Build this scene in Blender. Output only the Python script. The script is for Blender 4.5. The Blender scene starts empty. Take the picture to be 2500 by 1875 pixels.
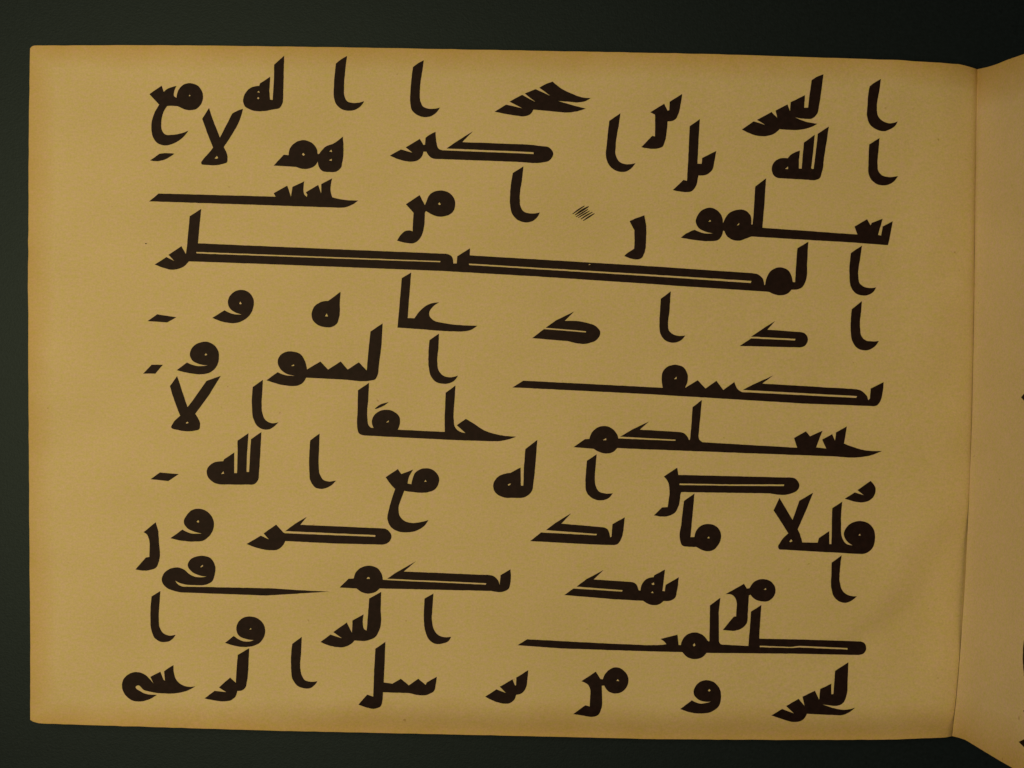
import bpy, math, random
from mathutils.geometry import delaunay_2d_cdt
from mathutils import Vector, noise
R = math.radians
random.seed(3)
scene = bpy.context.scene
COL = scene.collection

# ---------------------------------------------------------------- camera
S = 0.00015            # metres of paper per photograph pixel at the page plane
D = 0.50               # camera height above the page
cam_d = bpy.data.cameras.new('camera')
cam_d.sensor_width = 36.0
cam_d.lens = 36.0 * D / (2500 * S)
cam_d.clip_start, cam_d.clip_end = 0.01, 50
cam = bpy.data.objects.new('camera', cam_d)
cam.location = (0, 0, D)
COL.objects.link(cam)
scene.camera = cam

# ---------------------------------------------------------------- light: dim warm room, one lamp up on the left
w = bpy.data.worlds.new('World')
scene.world = w
w.use_nodes = True
bg = w.node_tree.nodes['Background']
bg.inputs[0].default_value = (1.0, 0.75, 0.42, 1)
bg.inputs[1].default_value = 0.03
ld = bpy.data.lights.new('room_lamp', 'AREA')
ld.shape = 'DISK'
ld.size = 0.35
ld.energy = 3.62
ld.color = (1.0, 0.757, 0.355)
lamp = bpy.data.objects.new('room_lamp', ld)
lamp.location = (-0.265, 0.03, 0.72)
COL.objects.link(lamp)
vs = scene.view_settings
vs.view_transform = 'Standard'
vs.look = 'None'
vs.gamma = 1.0
vs.use_curve_mapping = False
vs.exposure = 0.0

# ---------------------------------------------------------------- materials
def new_mat(name, rough, spec):
    m = bpy.data.materials.new(name)
    m.use_nodes = True
    nt = m.node_tree
    b = nt.nodes['Principled BSDF']
    b.inputs['Roughness'].default_value = rough
    b.inputs['Specular IOR Level'].default_value = spec
    return m, nt, b

def nz(nt, scale, detail=3, rough=0.5, stretch=(1, 1, 1), off=(0, 0, 0)):
    tc = nt.nodes.new('ShaderNodeTexCoord')
    mp = nt.nodes.new('ShaderNodeMapping')
    mp.inputs['Scale'].default_value = stretch
    mp.inputs['Location'].default_value = off
    n = nt.nodes.new('ShaderNodeTexNoise')
    n.inputs['Scale'].default_value = scale
    n.inputs['Detail'].default_value = detail
    n.inputs['Roughness'].default_value = rough
    nt.links.new(tc.outputs['Object'], mp.inputs[0])
    nt.links.new(mp.outputs[0], n.inputs['Vector'])
    return n.outputs['Fac']

def ramp(nt, fac, a, ca, b, cb):
    r = nt.nodes.new('ShaderNodeValToRGB')
    r.color_ramp.elements[0].position = a
    r.color_ramp.elements[0].color = (*ca, 1)
    r.color_ramp.elements[1].position = b
    r.color_ramp.elements[1].color = (*cb, 1)
    nt.links.new(fac, r.inputs[0])
    return r.outputs[0]

def mix(nt, kind, fac, a, b):
    x = nt.nodes.new('ShaderNodeMix')
    x.data_type = 'RGBA'
    x.blend_type = kind
    if isinstance(fac, (int, float)):
        x.inputs[0].default_value = fac
    else:
        nt.links.new(fac, x.inputs[0])
    for v, i in ((a, 6), (b, 7)):
        if isinstance(v, tuple):
            x.inputs[i].default_value = (*v, 1)
        else:
            nt.links.new(v, x.inputs[i])
    return x.outputs[2]

def bump(nt, bsdf, fac, strength, dist):
    b = nt.nodes.new('ShaderNodeBump')
    b.inputs['Strength'].default_value = strength
    b.inputs['Distance'].default_value = dist
    nt.links.new(fac, b.inputs['Height'])
    nt.links.new(b.outputs[0], bsdf.inputs['Normal'])

def paper_material(name, base, aged):
    m, nt, b = new_mat(name, 0.8, 0.25)
    # aged, browner rim: driven by the distance from the trimmed edge stored on the sheet
    at = nt.nodes.new('ShaderNodeAttribute')
    at.attribute_name = 'edge_distance'
    blot = nz(nt, 55, 4)
    ad = nt.nodes.new('ShaderNodeMath'); ad.operation = 'MULTIPLY_ADD'
    nt.links.new(blot, ad.inputs[0])
    ad.inputs[1].default_value = 0.5
    nt.links.new(at.outputs['Fac'], ad.inputs[2])
    rim = ramp(nt, ad.outputs[0], 0.15, (1, 1, 1), 1.05, (0, 0, 0))
    col = mix(nt, 'MIX', rim, base, aged)
    # cloudy toning and the grain of the stock
    cl = ramp(nt, nz(nt, 22, 3, 0.5, (1, 1.3, 1), (3, 1, 0)), 0.3, (0.955, 0.955, 0.92), 0.7, (1.025, 1.025, 1.04))
    col = mix(nt, 'MULTIPLY', 1.0, col, cl)
    g1 = ramp(nt, nz(nt, 620, 2, 0.55, (0.75, 1.25, 1)), 0.25, (0.94, 1.0, 0.68), 0.75, (1.055, 0.98, 1.27))
    col = mix(nt, 'MULTIPLY', 0.9, col, g1)
    g2 = ramp(nt, nz(nt, 1500, 2, 0.6, (1, 1, 1), (9, 2, 0)), 0.25, (0.90, 0.90, 0.89), 0.75, (1.09, 1.09, 1.09))
    col = mix(nt, 'MULTIPLY', 0.9, col, g2)
    # scattered fibres and flecks in the stock
    col = mix(nt, 'MULTIPLY', 1.0, col, ramp(nt, nz(nt, 420, 1, 0.5, (1, 1, 1), (5, 7, 2)), 0.775, (1, 1, 1), 0.84, (0.74, 0.68, 0.58)))
    nt.links.new(col, b.inputs['Base Color'])
    bump(nt, b, nz(nt, 900, 3, 0.6), 0.12, 0.0004)
    return m

PAPER = paper_material('aged_paper', (0.695, 0.605, 0.405), (0.60, 0.44, 0.19))
FACING = paper_material('facing_paper', (0.735, 0.63, 0.48), (0.60, 0.44, 0.19))
m, nt, b = new_mat('page_edges', 0.9, 0.1)
nt.links.new(ramp(nt, nz(nt, 900, 2, 0.6, (0.02, 0.02, 3)), 0.3, (0.42, 0.33, 0.19), 0.7, (0.62, 0.52, 0.33)), b.inputs['Base Color'])
EDGES = m
m, nt, b = new_mat('black_brown_ink', 0.6, 0.14)
nt.links.new(ramp(nt, nz(nt, 500, 3), 0.3, (0.009, 0.0036, 0.006), 0.7, (0.0165, 0.0072, 0.0105)), b.inputs['Base Color'])
bump(nt, b, nz(nt, 1100, 3, 0.6), 0.10, 0.0003)
INK = m
m, nt, b = new_mat('dark_green_cloth', 0.55, 0.36)
c1 = ramp(nt, nz(nt, 700, 3, 0.6, (0.8, 1.2, 1)), 0.25, (0.0015, 0.0040, 0.011), 0.75, (0.0055, 0.0105, 0.023))
nt.links.new(mix(nt, 'MULTIPLY', 1.0, c1, ramp(nt, nz(nt, 9, 3), 0.3, (0.9, 0.9, 0.9), 0.7, (1.08, 1.08, 1.08))), b.inputs['Base Color'])
bump(nt, b, nz(nt, 1300, 3, 0.65), 0.16, 0.0005)
b.inputs['Specular Tint'].default_value = (0.60, 0.86, 1.0, 1)
CLOTH = m

# ---------------------------------------------------------------- the shape of the open spread
def interp(tab):
    def f(x):
        if x <= tab[0][0]: 
            (a, p), (c, q) = tab[0], tab[1]
        elif x >= tab[-1][0]:
            (a, p), (c, q) = tab[-2], tab[-1]
        else:
            for k in range(len(tab) - 1):
                if tab[k][0] <= x <= tab[k + 1][0]:
                    (a, p), (c, q) = tab[k], tab[k + 1]
                    break
        return p + (q - p) * (x - a) / (c - a)
    return f

L_X = interp([(111, 73.5), (300, 70.5), (700, 68.5), (1100, 70), (1650, 74.2), (1766, 74)])
G_X = interp([(168, 2386), (240, 2383.8), (391, 2382), (500, 2380.7), (721, 2378.5), (848, 2376.4), (1025, 2372.6), (1200, 2366),
              (1390, 2357.5), (1485, 2351.6), (1600, 2343.5), (1708, 2334), (1797, 2324.5)])
L_T = interp([(73, 119.5), (76, 115), (81, 111.8), (90, 111), (400, 110.3), (770, 114.5), (1150, 121), (1230, 122.4), (1740, 132),
              (2200, 147), (2340, 156.6), (2352, 159), (2370, 164), (2386, 169)])
L_B = interp([(74, 1757), (80, 1761), (92, 1765.2), (104, 1766.4), (300, 1772.6), (670, 1784), (1180, 1794.6), (1600, 1804.4),
              (1900, 1806.3), (2140, 1806), (2200, 1804.8), (2310, 1800.2), (2324.5, 1797)])
R_T = interp([(2324, 183), (2386, 169), (2410, 164), (2433, 157), (2458, 146.5), (2500, 132), (2640, 84)])
R_B = interp([(2324.5, 1797), (2341, 1801), (2357.5, 1806.5), (2399, 1832), (2440.5, 1857), (2472, 1874.8), (2640, 1979)])

def sstep(a, b, x):
    if a > b:
        return 1 - sstep(b, a, x)
    t = max(0.0, min(1.0, (x - a) / (b - a)))
    return t * t * (3 - 2 * t)

CREASE = interp([(1230, 2345), (1335, 2255), (1430, 2215), (1498, 2165), (1545, 2100), (1620, 1960)])
def gutter_z(py):
    t = (py - 168) / 1630
    return -0.0066 + 0.0026 * t

def groove(py):
    return 0.0015 - 0.0009 * sstep(200, 1500, py) + 0.0003 * noise.noise((py / 60, 1.7, 3.3))

def z_left(px, py):
    d = max(0.0, G_X(py) - px)
    z = gutter_z(py) * math.exp(-d / 60.0) - groove(py) * math.exp(-d / 2.6)
    # soft buckles in the sheet towards the gutter
    z -= 0.0028 * sstep(-42, 46, (px - CREASE(py)) * 0.72) * sstep(1200, 1380, py) * (1 - sstep(1470, 1660, py))
    z += 0.0009 * noise.noise((px / 130, py / 170, 6.1)) * sstep(1950, 2250, px) * sstep(0, 90, d)
    # the lower rim droops a little over the edge of the block
    z -= 0.0032 * sstep(85, 0, L_B(px) - py)**1.5 * sstep(300, 1100, px)
    z += 0.0013 * math.exp(-((px - 2352) / 38) ** 2 - ((py - 690) / 24) ** 2)
    z += 0.0006 * noise.noise((px / 420, py / 420, 0.3)) * sstep(900, 2100, px)
    return z

def z_right(px, py):
    s = max(0.0, px - G_X(py))
    return gutter_z(py) + 0.000262 * (s - 3 * (1 - math.exp(-s / 3))) - groove(py) * math.exp(-s / (2.2 + 5 * sstep(420, 170, py))) + 0.0004 * noise.noise((px / 60, py / 300, 4))

def world(px, py, z):
    k = S * (D - z) / D
    return ((px - 1250) * k, -(py - 937.5) * k, z)

# ---------------------------------------------------------------- mesh helpers
def link(name, verts, faces, mat, parent=None, smooth=True):
    me = bpy.data.meshes.new(name)
    me.from_pydata(verts, [], faces)
    me.validate()
    me.materials.append(mat)
    if smooth:
        me.polygons.foreach_set('use_smooth', [True] * len(me.polygons))
    me.update()
    o = bpy.data.objects.new(name, me)
    COL.objects.link(o)
    if parent:
        o.parent = parent
    return o

def sheet(name, us, vs_, top, bottom, mat, parent, rimfun=None):
    """closed slab: 'top' and 'bottom' give the world point of grid position (u, v)"""
    nu, nv = len(us), len(vs_)
    V = [top(u, v) for v in vs_ for u in us] + [bottom(u, v) for v in vs_ for u in us]
    n = nu * nv
    F = []
    for j in range(nv - 1):
        for i in range(nu - 1):
            a, b, c, d = j * nu + i, j * nu + i + 1, (j + 1) * nu + i + 1, (j + 1) * nu + i
            F.append((a, d, c, b))
            F.append((n + a, n + b, n + c, n + d))
    ring = [i for i in range(nu)] + [j * nu + nu - 1 for j in range(1, nv)] + \
           [(nv - 1) * nu + i for i in range(nu - 2, -1, -1)] + [j * nu for j in range(nv - 2, 0, -1)]
    for k in range(len(ring)):
        a, b = ring[k], ring[(k + 1) % len(ring)]
        F.append((a, b, n + b, n + a))
    o = link(name, V, F, mat, parent)
    # keep the trimmed edge crisp
    sharp = set()
    for k in range(len(ring)):
        a, b = ring[k], ring[(k + 1) % len(ring)]
        sharp.add((min(a, b), max(a, b)))
        sharp.add((min(n + a, n + b), max(n + a, n + b)))
    for e in o.data.edges:
        if (min(e.vertices), max(e.vertices)) in sharp:
            e.use_edge_sharp = True
    if rimfun:
        at = o.data.attributes.new('edge_distance', 'FLOAT', 'POINT')
        vals = [rimfun(u, v) for v in vs_ for u in us] * 2
        at.data.foreach_set('value', vals)
    return o

def spread(dense, n, lo=0.0, hi=1.0):
    """n+1 stations between lo and hi, with extra ones listed in dense"""
    s = sorted(set([lo + (hi - lo) * k / n for k in range(n + 1)] + dense))
    return s

# ---------------------------------------------------------------- the table under the book
ZT = -0.016
tv, tf = [], []
N = 12
for j in range(N + 1):
    for i in range(N + 1):
        tv.append((-1.2 + 2.4 * i / N, -1.2 + 2.4 * j / N, ZT))
for j in range(N):
    for i in range(N):
        a = j * (N + 1) + i
        tf.append((a, a + 1, a + N + 2, a + N + 1))
table = link('table_surface', tv, tf, CLOTH)
table['kind'] = 'structure'

# ---------------------------------------------------------------- the book
book = bpy.data.objects.new('open_book', None)
book.empty_display_size = 0.05
book.location = (0, 0, 0)
COL.objects.link(book)
book['label'] = 'open book with a yellowed page of large black Arabic lettering on dark green cloth'
book['category'] = 'book'

def left_px(u, v, inset=0.0):
    py0 = 111 + (1806 - 111) * v
    xl, xg = L_X(py0) + inset, G_X(max(168, min(1797, py0)))
    px = xl + (xg - xl) * u
    t = L_T(px) + inset + 0.9 * noise.noise((px / 34, 2.2, 0))
    b = L_B(px) - inset + 0.9 * noise.noise((px / 29, 8.8, 0))
    return px + 0.9 * (1 - u) ** 8 * noise.noise((py0 / 31, 5.5, 0)), t + (b - t) * v

def left_top(u, v):
    px, py = left_px(u, v)
    return world(px, py, z_left(px, py))

def left_under(u, v):
    px, py = left_px(u, v)
    return world(px, py, z_left(px, py) - 0.00022)

US = spread([.80, .81, .82, .83, .84, .85, .855, .86, .865, .87, .875, .88, .885, .89, .895, .90, .905, .91, .915, .92, .925, .93, .935, .94, .945, .95, .955, .96, .0008, .0016, .0025, .004, .006, .009, .013, .018, .025, .965, .97, .975, .98, .984, .988, .991, .994, .9965, .9985], 110)
VS = spread([.002, .006, .012, .02, .98, .988, .994, .998], 120)
def rim_left(u, v):
    px, py = left_px(u, v)
    dl, dt, db = px - L_X(py), py - L_T(px), L_B(px) - py
    return min(0.14 + dl / 105, dt / 85, db / (125 - 45 * sstep(1100, 200, px)), 1.6)
left_page = sheet('left_page', US, VS, left_top, left_under, PAPER, book, rim_left)

def block_top(u, v):
    px, py = left_px(u, v, 7.0)
    return world(px, py, z_left(px, py) - 0.0006)
def block_bottom(u, v):
    px, py = left_px(u, v, 7.0)
    x, y, _ = world(px, py, z_left(px, py) - 0.0006)
    return (x, y, ZT + 0.0002)
U2 = spread([.97, .98, .99, .995], 40)
V2 = spread([], 30)
sheet('page_block', U2, V2, block_top, block_bottom, EDGES, book)

def right_px(u, v, inset=0.0):
    py0 = 169 + (1797 - 169) * v
    px = G_X(py0) + (2640 - G_X(py0)) * u
    t, b = R_T(px) + inset, R_B(px) - inset
    return px, t + (b - t) * v
def clamp_py(py):
    return max(168, min(1797, py))
def right_top(u, v):
    px, py = right_px(u, v)
    return world(px, py, z_right(px, clamp_py(py)))
def right_under(u, v):
    x, y, z = right_top(u, v)
    return (x + 0.00018, y, z - 0.00012)
UR = spread([.004, .01, .018, .028, .04, .055], 40)
def rim_right(u, v):
    px, py = right_px(u, v)
    return min((py - R_T(px)) / 150, (R_B(px) - py) / 150, 1.6)
right_page = sheet('right_page', UR, VS, right_top, right_under, FACING, book, rim_right)
def rblock_top(u, v):
    px, py = right_px(u, v, 7.0)
    x, y, z = world(px, py, z_right(px, clamp_py(py)))
    return (x + 0.0006, y, z - 0.0004)
def rblock_bottom(u, v):
    x, y, z = rblock_top(u, v)
    return (x + 0.006 * min(1, u * 8), y, max(ZT + 0.0004, z - 0.006))
sheet('page_block', spread([.02, .05], 24), V2, rblock_top, rblock_bottom, EDGES, book)

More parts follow.
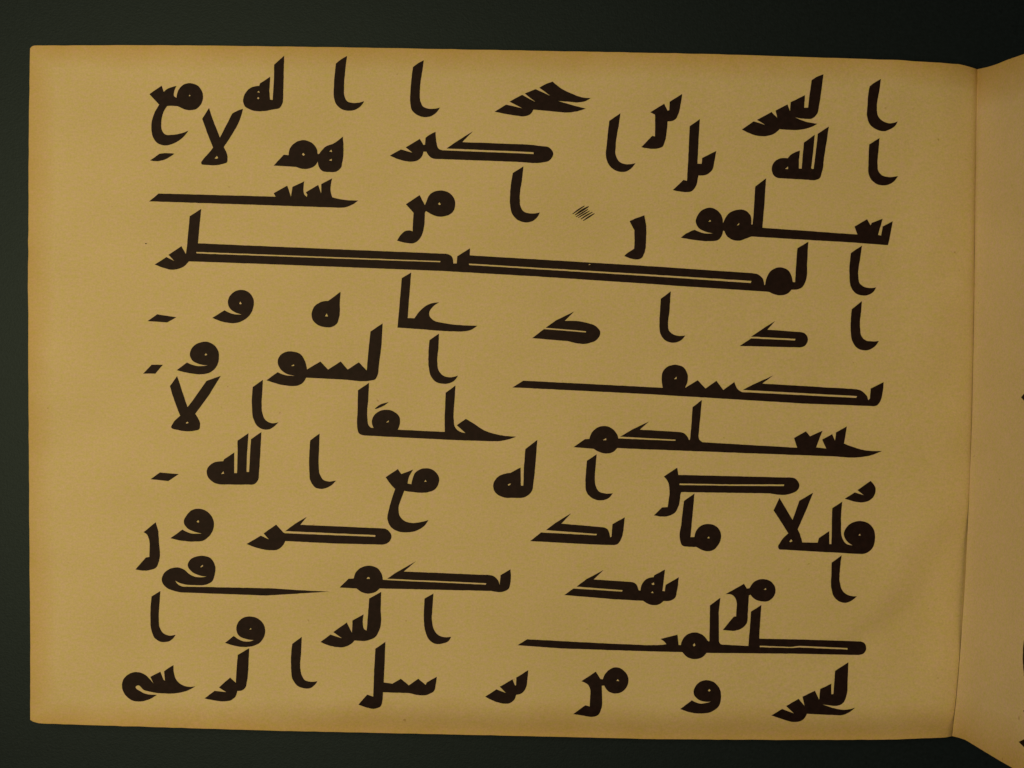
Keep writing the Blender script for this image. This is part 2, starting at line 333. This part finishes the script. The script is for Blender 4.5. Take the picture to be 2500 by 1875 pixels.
# ---------------------------------------------------------------- the writing, one mesh per joined group of letters
# '@' opens a drawing frame (x0 y0 x1 y1 in photograph pixels, drawn 2212 units wide); G letters, D vowel and line marks,
# S strokes of the verse marker, K specks, R letters of the facing page; '-' cuts a counter; 's' marks a point on a curve
WRITING = """
@340 120 740 420
G 135,606 302,492 328,577 365,545s 500,497 467,590s 468,630s 502,655 510,600s 535,540s 600,478s 690,458s 790,495s 850,580s 860,650s 830,745s 765,810s 690,825s 620,815s 520,773s 375,768 345,810s 310,900s 295,1000s 303,1090s 345,1148s 430,1158s 530,1145s 662,1102 590,1190s 480,1265s 340,1300s 240,1265s 185,1190s 163,1080s 165,1000s 200,870s 268,750
- 665,635 680,612 692,632
G 848,940 942,792 968,885 1087,1195 1255,868 1340,825s 1398,806 1365,930s 1240,1170s 1140,1320 1190,1490s 1180,1528s 1140,1545s 845,1558 835,1535s 860,1490s 940,1400s 995,1328 965,1255s 895,1070s
- 1015,1475 1048,1440 1065,1470 1045,1482
G 1820,208 1957,88 1952,200 1942,660s 1930,740s 1890,795s 1820,812s 1480,808s 1425,770s 1402,700s 1425,605s 1490,530s 1560,502s 1620,494 1630,460 1767,373 1755,560 1763,680 1800,685 1808,560 1818,400
- 1590,580 1612,560 1625,588
- 1588,658 1612,648 1620,668 1600,678
D 145,1503 270,1413 330,1405s 475,1410 330,1495s 250,1512s
@740 120 1260 510
G 340,150 400,102s 455,70 437,220 425,390s 430,490s 455,540s 510,558s 560,558s 633,541 590,600s 530,632s 460,639s 395,620s 345,575s 320,500s 320,380s
G 1140,188 1195,145s 1253,116 1232,260 1212,440s 1220,550s 1245,595s 1290,615s 1340,620s 1420,606 1380,660s 1320,698s 1255,706s 1180,680s 1130,635s 1113,560s 1115,430s
G 902,1105 1015,1042 1135,1075 1065,1020 1210,932 1250,995 1266,990 1270,920 1320,885s 1375,858 1385,970s 1405,1030s 1445,1050 2212,1080 2394,1089 2394,1070 2212,1062 1490,1032 1560,980 1762,853 1652,965 2212,985 2470,1006s 2560,1025s 2597,1085s 2565,1150s 2470,1178s 2300,1176 2212,1170 1370,1140s 1320,1120s 1280,1064 1248,1064 1235,1110s 1190,1155s 1110,1168s 1010,1150s
@640 320 1160 710
G 118,358 225,245 275,250 282,195s 340,122s 435,94s 520,125s 570,195s 582,240s 610,210s 660,160s 730,134s 838,57 832,320s 815,385s 770,420s 690,424s 630,417s 595,385s 577,315 545,362s 495,387s 435,394s 350,372
- 412,240 427,226 443,245 427,258
- 695,212 718,192 725,218
- 693,304 722,285 722,310
G 1492,760 1635,665 1690,772 1703,740s 1740,660s 1860,617s 1960,655s 2005,750s 1975,845s 1900,884s 1830,888s 1760,865s 1700,830 1690,850 1688,920 1670,1040s 1635,1120s 1570,1165s 1510,1163s 1400,1138 1510,1032s 1530,1032s 1562,1042 1565,960 1572,850
- 1825,758 1838,738 1855,760 1840,768
@320 320 840 710
G 188,730 285,648 1500,681 1480,645 1622,566 1660,684 1675,580 1797,522 1790,600s 1800,660s 1825,683 1830,660 1815,635 1942,560 1974,652 1975,550 2088,490 2074,640s 2088,686 2150,703s 2260,718 2359,722 2260,781s 2150,796s 1360,768 740,748
K 143,1166 155,1163 166,1171 152,1174
@1230 120 1750 510
G -96,650 22,575 192,613 58,545 190,474 330,550 216,460 330,414 484,484 368,400 430,365s 507,336 600,410s 720,468s 800,497s 902,507 840,542s 760,553s 680,547s 565,538 690,575s 852,617 740,650s 630,658s 305,628 275,675s 215,697s 130,690s
G 1095,745 1210,665 1192,800 1162,1000s 1165,1110s 1200,1170s 1260,1193s 1310,1195s 1367,1184 1320,1240s 1270,1270s 1220,1275s 1150,1255s 1090,1200s 1062,1120s 1070,980s
G 1520,655 1665,567 1700,638 1718,634 1722,545 1852,465 1838,560s 1810,680s 1780,730s 1700,750 1690,860s 1672,960s 1645,1015s 1605,1029s 1428,1018 1540,900 1570,906 1572,800 1570,680
G 1930,800 2036,726 2025,900 2010,1190 2055,1190 2060,1130 2206,1057 2184,1180 2159,1260s 2105,1303s 2020,1312 2015,1340s 1995,1420s 1950,1475s 1890,1485s 1820,1477s 1755,1463 1865,1358 1902,1368 1912,1200
@1720 120 2240 510
G 388,835 510,750 630,785 545,735 695,653 755,712 738,638 862,573 887,645 895,550 1042,477 1035,608 1075,606 1090,480 1112,322 1170,285s 1235,262 1215,420 1190,580s 1170,670s 1110,722s 1060,725s 940,708 1050,752s 1173,776 1060,825s 970,838s 780,830 720,880s 640,903s 570,903s 470,875s
G 1715,385 1770,345s 1832,310 1812,450 1790,620s 1800,690s 1850,745s 1910,768s 2007,750 1975,800s 1920,835s 1860,853s 1780,830s 1720,785s 1692,720s 1692,580s 1700,470s
G 1710,990 1817,922 1808,1050 1797,1200s 1805,1265s 1845,1310s 1910,1328s 2010,1317 1970,1370s 1920,1403s 1860,1415s 1800,1405s 1740,1365s 1705,1300s 1702,1200s
G 1175,880 1290,803 1275,920 1240,1130 1215,1290s 1195,1340s 1150,1360s 1080,1357 770,1340s 715,1305s 698,1250s 715,1185s 770,1140s 865,1132 880,1112s 990,1053 980,1150 980,1240 1008,1240 1020,1100 1032,970 1145,888 1125,1100 1107,1230 1112,1245 1133,1243 1145,1150 1170,950
- 835,1245 868,1218 868,1245
@1180 400 1700 790
G 305,95 415,26 400,180 378,360s 385,440s 420,495s 480,514s 585,506 550,565s 490,602s 430,608s 360,585s 305,530s 278,430s 278,300s
S 923,520 983,471s 1049,433 1052,439 997,479s 929,523
S 951,528 1014,477s 1091,439 1096,446 1036,488s 954,534
S 958,549 1016,508s 1081,471 1089,475 1019,522s 964,552
S 981,558 1041,517s 1104,485 1107,489 1049,528s 984,562
S 1008,573 1061,533s 1131,498 1134,504 1069,545s 1014,577
S 1034,589 1087,547s 1151,513 1156,518 1098,558s 1039,593
G 1518,595 1590,563s 1672,535 1690,640s 1690,780s 1670,930s 1640,980s 1590,993s 1540,985s 1463,958 1490,930 1567,880 1571,790 1568,690
@0 0 2212 1659
G 377.6,645.6 406.5,627.5 425.8,637.4 411,622.1 442.7,600.9 453.5,620.4 456.3,602.1 462.9,528 490.9,509.9 482.9,593.9 840,609.2 1089,619.5 1100.8,624.4s 1106.6,643.2 1114.9,643.2 1116.5,625.6 1147.3,606.1 1146.6,623.3 1600,650.5 1834.7,666.8 1852.4,670.6s 1862.5,680.8s 1865.6,696 1867.6,696 1870,683.3s 1882.8,660.5s 1905.6,652.4s 1925.8,661.8s 1933.4,678.2s 1935.4,688.4 1941,688.9 1943.5,647.8 1946.6,606.1 1973.4,590.1 1970.1,647.8 1966.8,685.8s 1958.7,701s 1932.2,707.3 1923.3,716.2s 1905.6,721.3s 1887.8,717.5s 1877.7,712.4 1660,698.5 1600,694 1315,675.2 1080,661.6 640,644.4 461,638.1 447,651.5s 421,658.5s 400,654.3s
- 478.7,615 1075.6,637.4 1074.4,640.2 479.9,618.6
- 1144.6,643.5 1600,671 1834.7,685.8 1832.9,690.9 1600,675 1144.6,647
- 1435.8,646.8 1439.8,644 1441.4,646.4
@1660 420 2220 840
G 8,632 65,590s 140,557 220,587s 318,592 240,572s 180,540s 152,480s 175,410s 225,360s 290,343s 360,370s 405,430s 415,495 430,460s 470,400s 550,365s 630,370s 675,410s 688,505 700,505 710,400 725,140 830,60 815,300 795,537 1710,602 1683,525 1805,455 1838,515 1850,490 1955,450 1910,605 1940,612 1955,525 2052,475 2020,650 2005,705 1660,680 690,622 640,640s 570,663s 510,655s 450,615s 428,570 415,565 405,610s 375,650s 280,667s 180,660s 90,648s
- 272,480 290,460 300,475
- 547,515 572,488 570,510
G 1648,780 1755,710 1735,850 1720,1000s 1735,1075s 1780,1108s 1840,1118s 1893,1112 1860,1160s 1800,1190s 1750,1190s 1690,1165s 1650,1110s 1635,1000s 1635,920s
@1080 580 1600 970
G 932,1045 1055,950 1490,985 1492,972 1072,937 1180,860 1367,768 1270,865 1500,885s 1600,925s 1640,985s 1610,1055s 1530,1095s 1300,1075
@340 640 860 1030
D 85,612 185,542 385,572 290,627
G 758,578 885,500 960,535s 1065,545 1000,523s 940,480s 920,420s 945,345s 1000,300s 1075,288s 1150,325s 1188,400s 1185,460s 1150,545s 1080,605s 1000,632s 940,632s 850,615s
- 1036,432 1048,408 1063,432 1050,438
D 40,1157 128,1065 245,1065 165,1158
G 388,1122 495,1042 580,1075s 712,1071 610,1055s 545,1015s 525,960s 560,875s 620,838s 700,826s 780,865s 822,930s 825,1010s 795,1095s 735,1145s 650,1165s 550,1158s
- 675,965 692,945 706,962 690,970
@660 640 1180 1030
G 600,402 728,308 720,450 712,580s 690,640s 640,672s 580,677s 490,650s 440,600s 428,540s 450,470s 510,420s
- 567,562 585,532 598,565
G -41,1227 75,1143 150,1172s 255,1180 170,1160s 100,1105s 76,1030s 110,960s 160,932s 235,928s 310,955s 360,1030s 380,1115 518,1032 598,1115 730,1032 803,1115 918,1040 1000,1125 1020,900 1040,720 1165,636 1155,850 1125,1080s 1110,1180s 1085,1220s 1040,1230s 800,1222 370,1200 340,1250s 290,1280s 230,1287s 120,1275s
- 215,1078 240,1062 252,1072 235,1080
G 1320,680 1340,450 1365,165 1462,108 1425,580 1495,583 1560,500s 1640,440s 1752,417 1690,460s 1650,520s 1655,565s 1690,600s 1800,632s 2000,655s 2148,660 2080,705s 1980,720s 1860,718s 1600,700
G 1652,810 1750,742 1745,900 1733,1040s 1745,1120s 1790,1175s 1850,1195s 1948,1177 1910,1230s 1850,1260s 1790,1262s 1720,1245s 1670,1190s 1645,1090s 1642,950s
D 1085,1520 1130,1485s 1228,1453 1180,1490s 1095,1525
@1580 680 2180 1130
G 122,182 212,116 200,300 188,410s 195,465s 230,500s 280,515s 342,513 310,550s 270,572s 220,577s 160,555s 120,500s 110,420s 115,300s
G 833,607 935,538 1330,557 1335,543 935,523 1050,445 1152,382 1082,460 1360,480s 1420,495s 1446,545s 1425,600s 1350,620s
G 1842,275 1933,203 1925,300 1917,450s 1930,520s 1975,560s 2010,565s 2085,563 2050,610s 2000,640s 1950,647s 1890,625s 1845,560s 1832,470s 1832,380s
G -1213,980 -1115,919 140,983 130,905s 145,830s 200,785s 265,777s 325,798s 362,860s 362,930s 340,985 455,915 525,990 622,920 685,1003 785,930 825,1005s 855,1022 1880,1074 1890,1058 860,1003 950,955 1135,872 1035,945 1840,993s 1930,1012s 1975,1055s 1990,1095 2005,1080 2012,990 2128,932 2118,1030s 2095,1110s 2065,1143s 2020,1148s 1400,1125 0,1040
- 240,905 265,882 265,905
G -664,1517 -560,1446 -521,1443 -504,1396s -452,1344s -382,1327s -313,1353s -270,1405s -261,1439 254,1461 254,1450 -244,1424 -131,1357 16,1288 -66,1360 270,1380s 330,1393s 365,1430s 375,1455 385,1450 395,1350 408,1157 492,1094 462,1410s 470,1450s 495,1473 1350,1523 1322,1435 1428,1375 1465,1420 1578,1370 1520,1520 1540,1522 1612,1530 1575,1450 1665,1400 1690,1460 1700,1385 1797,1330 1772,1485 1850,1515s 1960,1545s 2113,1553 2000,1595s 1890,1610s 1700,1602 0,1538 -270,1526 -313,1565s -374,1575s -434,1560s -482,1533
- -402,1456 -369,1435 -369,1455
@780 920 1300 1310
G 2137,750 2262,655 2242,910 2222,1090s 2202,1190s 2142,1245s 2012,1257s 1890,1245s 1822,1195s 1803,1125s 1840,1050s 1930,1005s 1980,997 2088,942 2090,1130 2116,1130 2122,950
- 1955,1118 1985,1106 1980,1122 1962,1132
G 400,140 514,62 505,250 498,440s 510,505s 535,527s 562,530 543,460s 570,395s 640,350s 695,341s 770,360s 825,410s 835,480s 812,548 1300,572 1300,400 1310,165 1412,90 1398,300 1393,440s 1405,520s 1450,565s 1515,583 1425,503 1520,436 1600,485s 1720,560s 1850,600s 2043,621 1920,660s 1800,670s 1400,657 480,610s 410,585s 392,520s 393,400
- 688,475 720,450 715,472
G 686,1042 812,958 848,1010 972,963 925,1050s 915,1108 955,1115 965,1060s 1000,990s 1060,955s 1110,948s 1190,975s 1240,1050s 1235,1110s 1190,1175s 1120,1200s 1050,1203s 950,1195s 880,1185 850,1260s 820,1370s 835,1450s 890,1500s 960,1517s 1030,1512s 1130,1487 1080,1555s 1000,1600s 880,1615s 800,1600s 730,1545s 705,1470s 720,1380s 750,1270s 785,1165 730,1105s
- 1085,1090 1100,1070 1112,1088
@1220 840 1740 1230
G 905,1212 1005,1145 995,1280 988,1400s 995,1470s 1030,1530s 1090,1550s 1173,1550 1130,1600s 1085,1620s 1030,1623s 960,1600s 905,1545s 890,1450s 895,1330s
@1720 940 2240 1330
G 1455,1180 1560,1115 1655,1145 1588,1092 1725,995 1775,1070s 1770,1130s 1720,1195s 1650,1217s 1590,1217s 1520,1200s
@340 900 860 1290
G 318,180 392,78 410,130 490,370 500,400 540,350 700,125 845,75 720,280 580,470 630,590s 620,630s 580,643s 360,630 332,612s 345,575s 425,490 360,320s
- 480,565 498,550 512,560 495,570
G 1178,190 1283,116 1275,260 1270,360s 1280,470s 1300,520s 1340,555s 1370,565s 1445,557 1400,600s 1350,630s 1290,632s 1230,600s 1185,520s 1170,400s
G 1160,732 1268,658 1255,900 1242,1090 1230,1160s 1200,1195s 1130,1205s 850,1203s 760,1175s 705,1110s 700,1060s 725,1010s 790,970s 870,962 880,942 985,870 985,1085 1015,1085 1020,900 1020,748 1133,670 1118,900 1113,1072 1140,1072 1150,880
- 848,1095 873,1065 880,1090
D 115,1148 215,1078 408,1095 300,1168
G 1775,745 1872,674 1866,850 1862,1000s 1875,1100s 1905,1150s 1955,1170s 2042,1162 1990,1215s 1940,1240s 1880,1250s 1830,1235s 1780,1170s 1765,1050s 1765,900s
@1580 1120 2180 1570
G 150,160 270,80 280,145 1240,168s 1340,185s 1370,235s 1345,290s 1290,315s 1100,312 305,300 298,330 280,430s 245,490s 190,515s 60,510 135,437 185,435 200,320 200,270 185,205s
- 290,223 740,231 1232,231 1230,246 740,243 290,236
G 330,380 425,313 410,480 390,705 425,705 432,670s 480,605s 560,587s 630,615s 665,690s 640,775s 590,825s 540,833s 480,815s 440,793 370,792s 315,780s 297,735s 305,600
- 540,715 555,698 562,716
G 1137,465 1192,352 1215,395 1308,550 1370,378 1493,305 1440,440 1355,635 1375,680s 1395,752 1535,755 1545,715 1638,650 1640,768 1658,768 1665,445 1755,387 1745,600s 1755,710s 1790,765s 1848,780 1800,745s 1770,680s 1800,610s 1860,570s 1920,560s 1990,580s 2040,640s 2050,720s 2030,800s 1970,850s 1900,857s 1190,817 1178,798s 1195,755s 1270,672 1200,560s
- 1278,745 1295,725 1308,740 1290,753
- 1900,690 1915,675 1920,692
G 1660,935 1750,870 1735,1000s 1735,1120s 1760,1190s 1810,1228s 1888,1237 1850,1270s 1780,1297s 1730,1285s 1680,1240s 1660,1180s 1657,1050
G 705,1218 870,1125 898,1168 920,1165 960,1110s 1050,1083s 1120,1110s 1155,1175s 1135,1245s 1085,1282s 1040,1285s 970,1265s 930,1225 915,1230 905,1400 890,1490s 845,1530s 680,1540 780,1420 800,1420 805,1330 800,1270s 770,1230s
- 1050,1180 1068,1162 1072,1178
@1220 1220 1740 1610
G 315,430 430,340 1003,370 1012,356 480,316 580,240 742,140 640,248 1040,283s 1110,300s 1145,390 1160,385 1170,255 1298,182 1285,310 1255,420s 1230,455s 1180,472s 900,462
G 670,990 765,922 1270,955 1275,940 797,903 900,825 1078,730 975,828 1340,853s 1410,870s 1440,940 1460,945 1480,870s 1530,820s 1597,805 1605,785 1715,725 1690,948 1715,950 1722,885 1858,805 1840,950s 1820,1020s 1780,1045s 1700,1052 1660,1085s 1600,1095s 1550,1085s 1490,1050 1200,1035
- 1575,875 1600,858 1605,880 1590,885
- 1570,968 1590,950 1597,970
@800 1230 1320 1620
G 122,870 215,778 270,775 290,715s 350,660s 430,643s 510,665s 560,730s 572,790 1640,840 1648,825 618,778 700,720 915,598 790,703 1640,738s 1720,750s 1765,790s 1785,850 1795,740 1898,680 1895,830s 1880,880s 1830,910s 1700,905 540,880 490,918s 430,933s 360,920s 300,880
- 402,780 412,765s 428,762s 438,780
G 1005,985 1098,932 1085,1100 1085,1230s 1110,1320s 1160,1370s 1220,1385s 1282,1382 1250,1430s 1190,1452s 1120,1455s 1060,1420s 1015,1330s 998,1200s 1000,1080s
@560 1220 1080 1610
G 945,1478 1048,1400 1172,1440 1078,1375 1218,1275 1272,1382 1278,1255 1393,1190 1385,1280s 1400,1345s 1425,1360 1440,1180 1452,1025 1575,957 1570,1150 1550,1370s 1510,1430s 1450,1458s 1300,1462 1260,1500s 1180,1533s 1110,1530s 1020,1510s
G 178,460 325,373 410,412 355,350 485,258 560,340 575,348 1515,385 1517,368 580,326 680,250 803,177 735,260 1600,298s 1655,325s 1682,375s 1655,440s 1580,467s 1100,455 580,430 555,475s 500,518s 420,525s 330,512s
@310 1220 830 1610
G 450,400 575,310 650,345s 775,351 700,333s 630,300s 590,230s 620,160s 680,105s 760,95s 840,130s 895,210s 900,290s 860,370s 790,425s 700,435s 560,425s
- 722,228 740,212 750,228 738,240
G 170,338 298,235 325,330 335,480 328,650s 300,705s 240,730s 87,725 195,600 232,595 235,500 225,400s 205,360s
G 2098,955 1500,992s 1300,990 600,965s 480,945s 400,905s 360,835s 380,770s 440,720s 520,703s 590,725s 650,775s 720,803s 825,797 740,783s 670,745s 630,680s 660,620s 720,590s 790,582s 870,610s 912,680s 910,780s 880,850s 810,885s 700,887s 600,880s 540,862s 498,838 530,880s 590,903s 900,908 1500,920s 1800,940
- 760,698 785,675 790,690 770,702
G 255,1005 345,948 335,1100 330,1250s 340,1330s 375,1385s 430,1410s 503,1403 470,1450s 420,1475s 350,1475s 290,1440s 255,1360s 243,1200s 247,1080s
G 1018,1487 1108,1415 1180,1460s 1250,1474s 1318,1460 1230,1445s 1160,1410s 1135,1350s 1145,1290s 1200,1230s 1280,1212s 1360,1235s 1425,1310s 1430,1400s 1390,1475s 1310,1520s 1230,1530s 1120,1518s
- 1270,1350 1285,1332 1295,1345
@1580 1420 2140 1840
G -1252,614 -1157,556 -400,596 0,612 100,611s 185,605 165,580s 128,552 292,512 303,610 325,612 340,560s 395,505s 465,490s 535,515s 585,575 600,575 605,230 705,155 690,300 692,575s 720,607s 975,620 990,450 1000,290 1100,225 1088,400 1080,550 1500,558 2030,575s 2095,595s 2113,635s 2090,690s 2030,708s 1400,695 570,688 530,730s 460,747s 390,730s 340,680 0,672 -828,645
- 1085,618 1380,630 1470,620 1930,640 1932,655 1470,635 1380,640 1085,632
- 440,612 455,592 465,615 450,625
G 1198,1290 1300,1228 1415,1270 1340,1200 1460,1130 1518,1200 1498,1108 1618,1052 1658,1140 1668,1035 1775,985 1775,1085 1795,1085 1805,960 1812,860 1940,778 1932,1000 1922,1100s 1885,1175s 1830,1198s 1765,1195s 1690,1183 1800,1220s 1900,1237s 2005,1215 1930,1270s 1850,1290s 1540,1275 1510,1325s 1450,1353s 1400,1353s 1300,1325s
G 320,1228 430,1145 500,1174s 615,1157 560,1158s 490,1135s 448,1080s 465,1010s 510,965s 580,950s 650,975s 705,1050s 712,1110s 690,1200s 620,1255s 520,1272s 420,1262s
- 585,1052 600,1035 612,1048 600,1060
@1160 1485 1680 1875
G 105,918 220,843 320,880 255,815 388,738 412,800 425,800 428,720 550,643 542,740s 520,840s 480,885s 425,900 405,950s 360,985s 310,992s 210,970s
G 1103,758 1252,658 1300,735 1325,738 1345,690s 1390,640s 1465,613s 1540,645s 1592,740s 1565,830s 1500,880s 1440,885s 1380,860s 1340,803 1315,805 1318,920 1310,1040s 1275,1110s 1210,1128s 1120,1115s 1017,1100 1143,1008 1190,1020 1195,900 1195,850s 1180,805s
- 1465,755 1480,735 1497,757
@670 1485 1190 1875
G 185,370 283,297 275,480 268,620s 285,700s 320,750s 370,762s 445,758 410,805s 370,830s 310,833s 245,810s 195,750s 172,600s 175,450s
G 872,1000 962,897 1025,918 1035,650 1048,420 1152,348 1135,770 1225,783 1312,732 1395,800 1493,732 1570,797 1580,770 1685,712 1675,790s 1655,860s 1610,890s 1400,882 1125,873 1120,960s 1100,1020s 1045,1043s 960,1032s
@270 1485 790 1875
G 880,810 800,815s 730,790s 680,740s 655,660s 652,592 600,622s 555,655 565,752 550,745 515,660 412,712 448,790 400,730s 340,680s 260,662s 170,695s 120,770s 120,830s 160,910s 230,960s 300,970s 390,950s 480,900 400,895s 320,870s 262,810s 285,800s 340,845s 430,872s 560,885s 660,885s 780,862s
G 975,935 1080,858 1200,870 1125,822 1240,720 1300,775 1310,600 1320,485 1438,415 1430,600 1415,760s 1395,830s 1350,857s 1315,860 1300,910s 1250,955s 1180,967s 1080,958s
@0 0 2212 1659
R 2493,970 2500,961 2520,950 2545,965 2530,985 2504,983
R 2506,1540 2499,1570s 2497,1600s 2500,1650 2515,1660 2520,1545
R 2498,1735 2510,1727 2516,1740 2504,1745
R 2487,1811 2505,1803 2530,1806 2525,1830 2504,1828
"""

def parse(text):
    x0 = y0 = 0.0
    sc = 1.0
    out = []
    for ln in text.strip().splitlines():
        ln = ln.strip()
        if ln[0] == '@':
            a = [float(q) for q in ln[1:].split()]
            x0, y0, sc = a[0], a[1], (a[2] - a[0]) / 2212.0
            continue
        pts = []
        for tok in ln.split()[1:]:
            s = tok.endswith('s')
            x, y = tok.rstrip('s').split(',')
            pts.append((x0 + float(x) * sc, y0 + float(y) * sc, s))
        if ln[0] == '-':
            out[-1][1].append(pts)
        else:
            out.append((ln[0], [pts]))
    return out

LONG = 62.0
def outline(pts, step=9.0, wobble=0.45):
    """corner points stay sharp, 's' points are passed on a curve"""
    n = len(pts)
    P = [Vector((p[0], p[1])) for p in pts]
    tan = []
    for i in range(n):
        a, b, c = P[i - 1], P[i], P[(i + 1) % n]
        d1, d2 = (b - a), (c - b)
        l1, l2 = max(d1.length, 1e-6), max(d2.length, 1e-6)
        t = d1 / l1 * l2 + d2 / l2 * l1
        t = t / (l1 + l2)
        if l1 > LONG or l2 > LONG:          # a curve leaves a long straight stroke along that stroke
            t = d1 / l1 if l1 > l2 else d2 / l2
        tan.append(t.normalized() if t.length > 1e-6 else Vector((0, 0)))
    out = []
    for i in range(n):
        j = (i + 1) % n
        a, b = P[i], P[j]
        ln = (b - a).length
        curve = (pts[i][2] or pts[j][2]) and ln <= LONG
        k = max(1, int(math.ceil(ln / (3.5 if curve else step))))
        if curve:
            h = ln / 3
            chord = (b - a).normalized()
            if pts[i][2] and pts[j][2]:
                c1, c2 = a + tan[i] * h, b - tan[j] * h
            elif pts[i][2]:
                c1 = a + tan[i] * h
                c2 = b + (c1 - b).normalized() * h
            else:
                c2 = b - tan[j] * h
                c1 = a + (c2 - a).normalized() * h
        for q in range(k):
            t = q / k
            if curve:
                p = a * (1 - t) ** 3 + c1 * 3 * t * (1 - t) ** 2 + c2 * 3 * t * t * (1 - t) + b * t ** 3
            else:
                p = a.lerp(b, t)
            # the slight wobble of a pen edge
            p = p + Vector((noise.noise((p.x / 7, p.y / 7, 1.5)), noise.noise((p.x / 7, p.y / 7, 7.5)))) * wobble
            out.append(p)
    return out

def inside(p, ring):
    c = False
    for k in range(len(ring)):
        a, b = ring[k - 1], ring[k]
        if (a.y > p.y) != (b.y > p.y) and p.x < (b.x - a.x) * (p.y - a.y) / (b.y - a.y) + a.x:
            c = not c
    return c

INK_LIFT = 0.00016
def letter(name, contours, zf, parent, wobble=0.45):
    V, E, rings = [], [], []
    for c in contours:
        o = outline(c, wobble=wobble)
        rings.append(o)
        s = len(V)
        V += o
        E += [(s + k, s + (k + 1) % len(o)) for k in range(len(o))]
    r = delaunay_2d_cdt(V, E, [], 2, 1e-4)
    verts = [world(p.x, p.y, zf(p.x, clamp_py(p.y)) + INK_LIFT) for p in r[0]]
    faces = []
    for f in r[2]:
        m = (r[0][f[0]] + r[0][f[1]] + r[0][f[2]]) / 3
        if sum(inside(m, g) for g in rings) % 2 == 0:   # outside, or in a counter
            continue
        a, b, c = (Vector(verts[q]) for q in f[:3])
        faces.append(tuple(f) if (b - a).cross(c - a).z > 0 else tuple(reversed(f)))
    return link(name, verts, faces, INK, parent)

NAMES = {'G': 'letter', 'D': 'diacritic_mark', 'S': 'marker_stroke', 'K': 'ink_speck', 'R': 'letter'}
for kind, contours in parse(WRITING):
    if kind == 'R':
        letter('letter', contours, z_right, right_page)
    else:
        letter(NAMES[kind], contours, z_left, left_page, 0.0 if kind in 'SK' else 0.45)
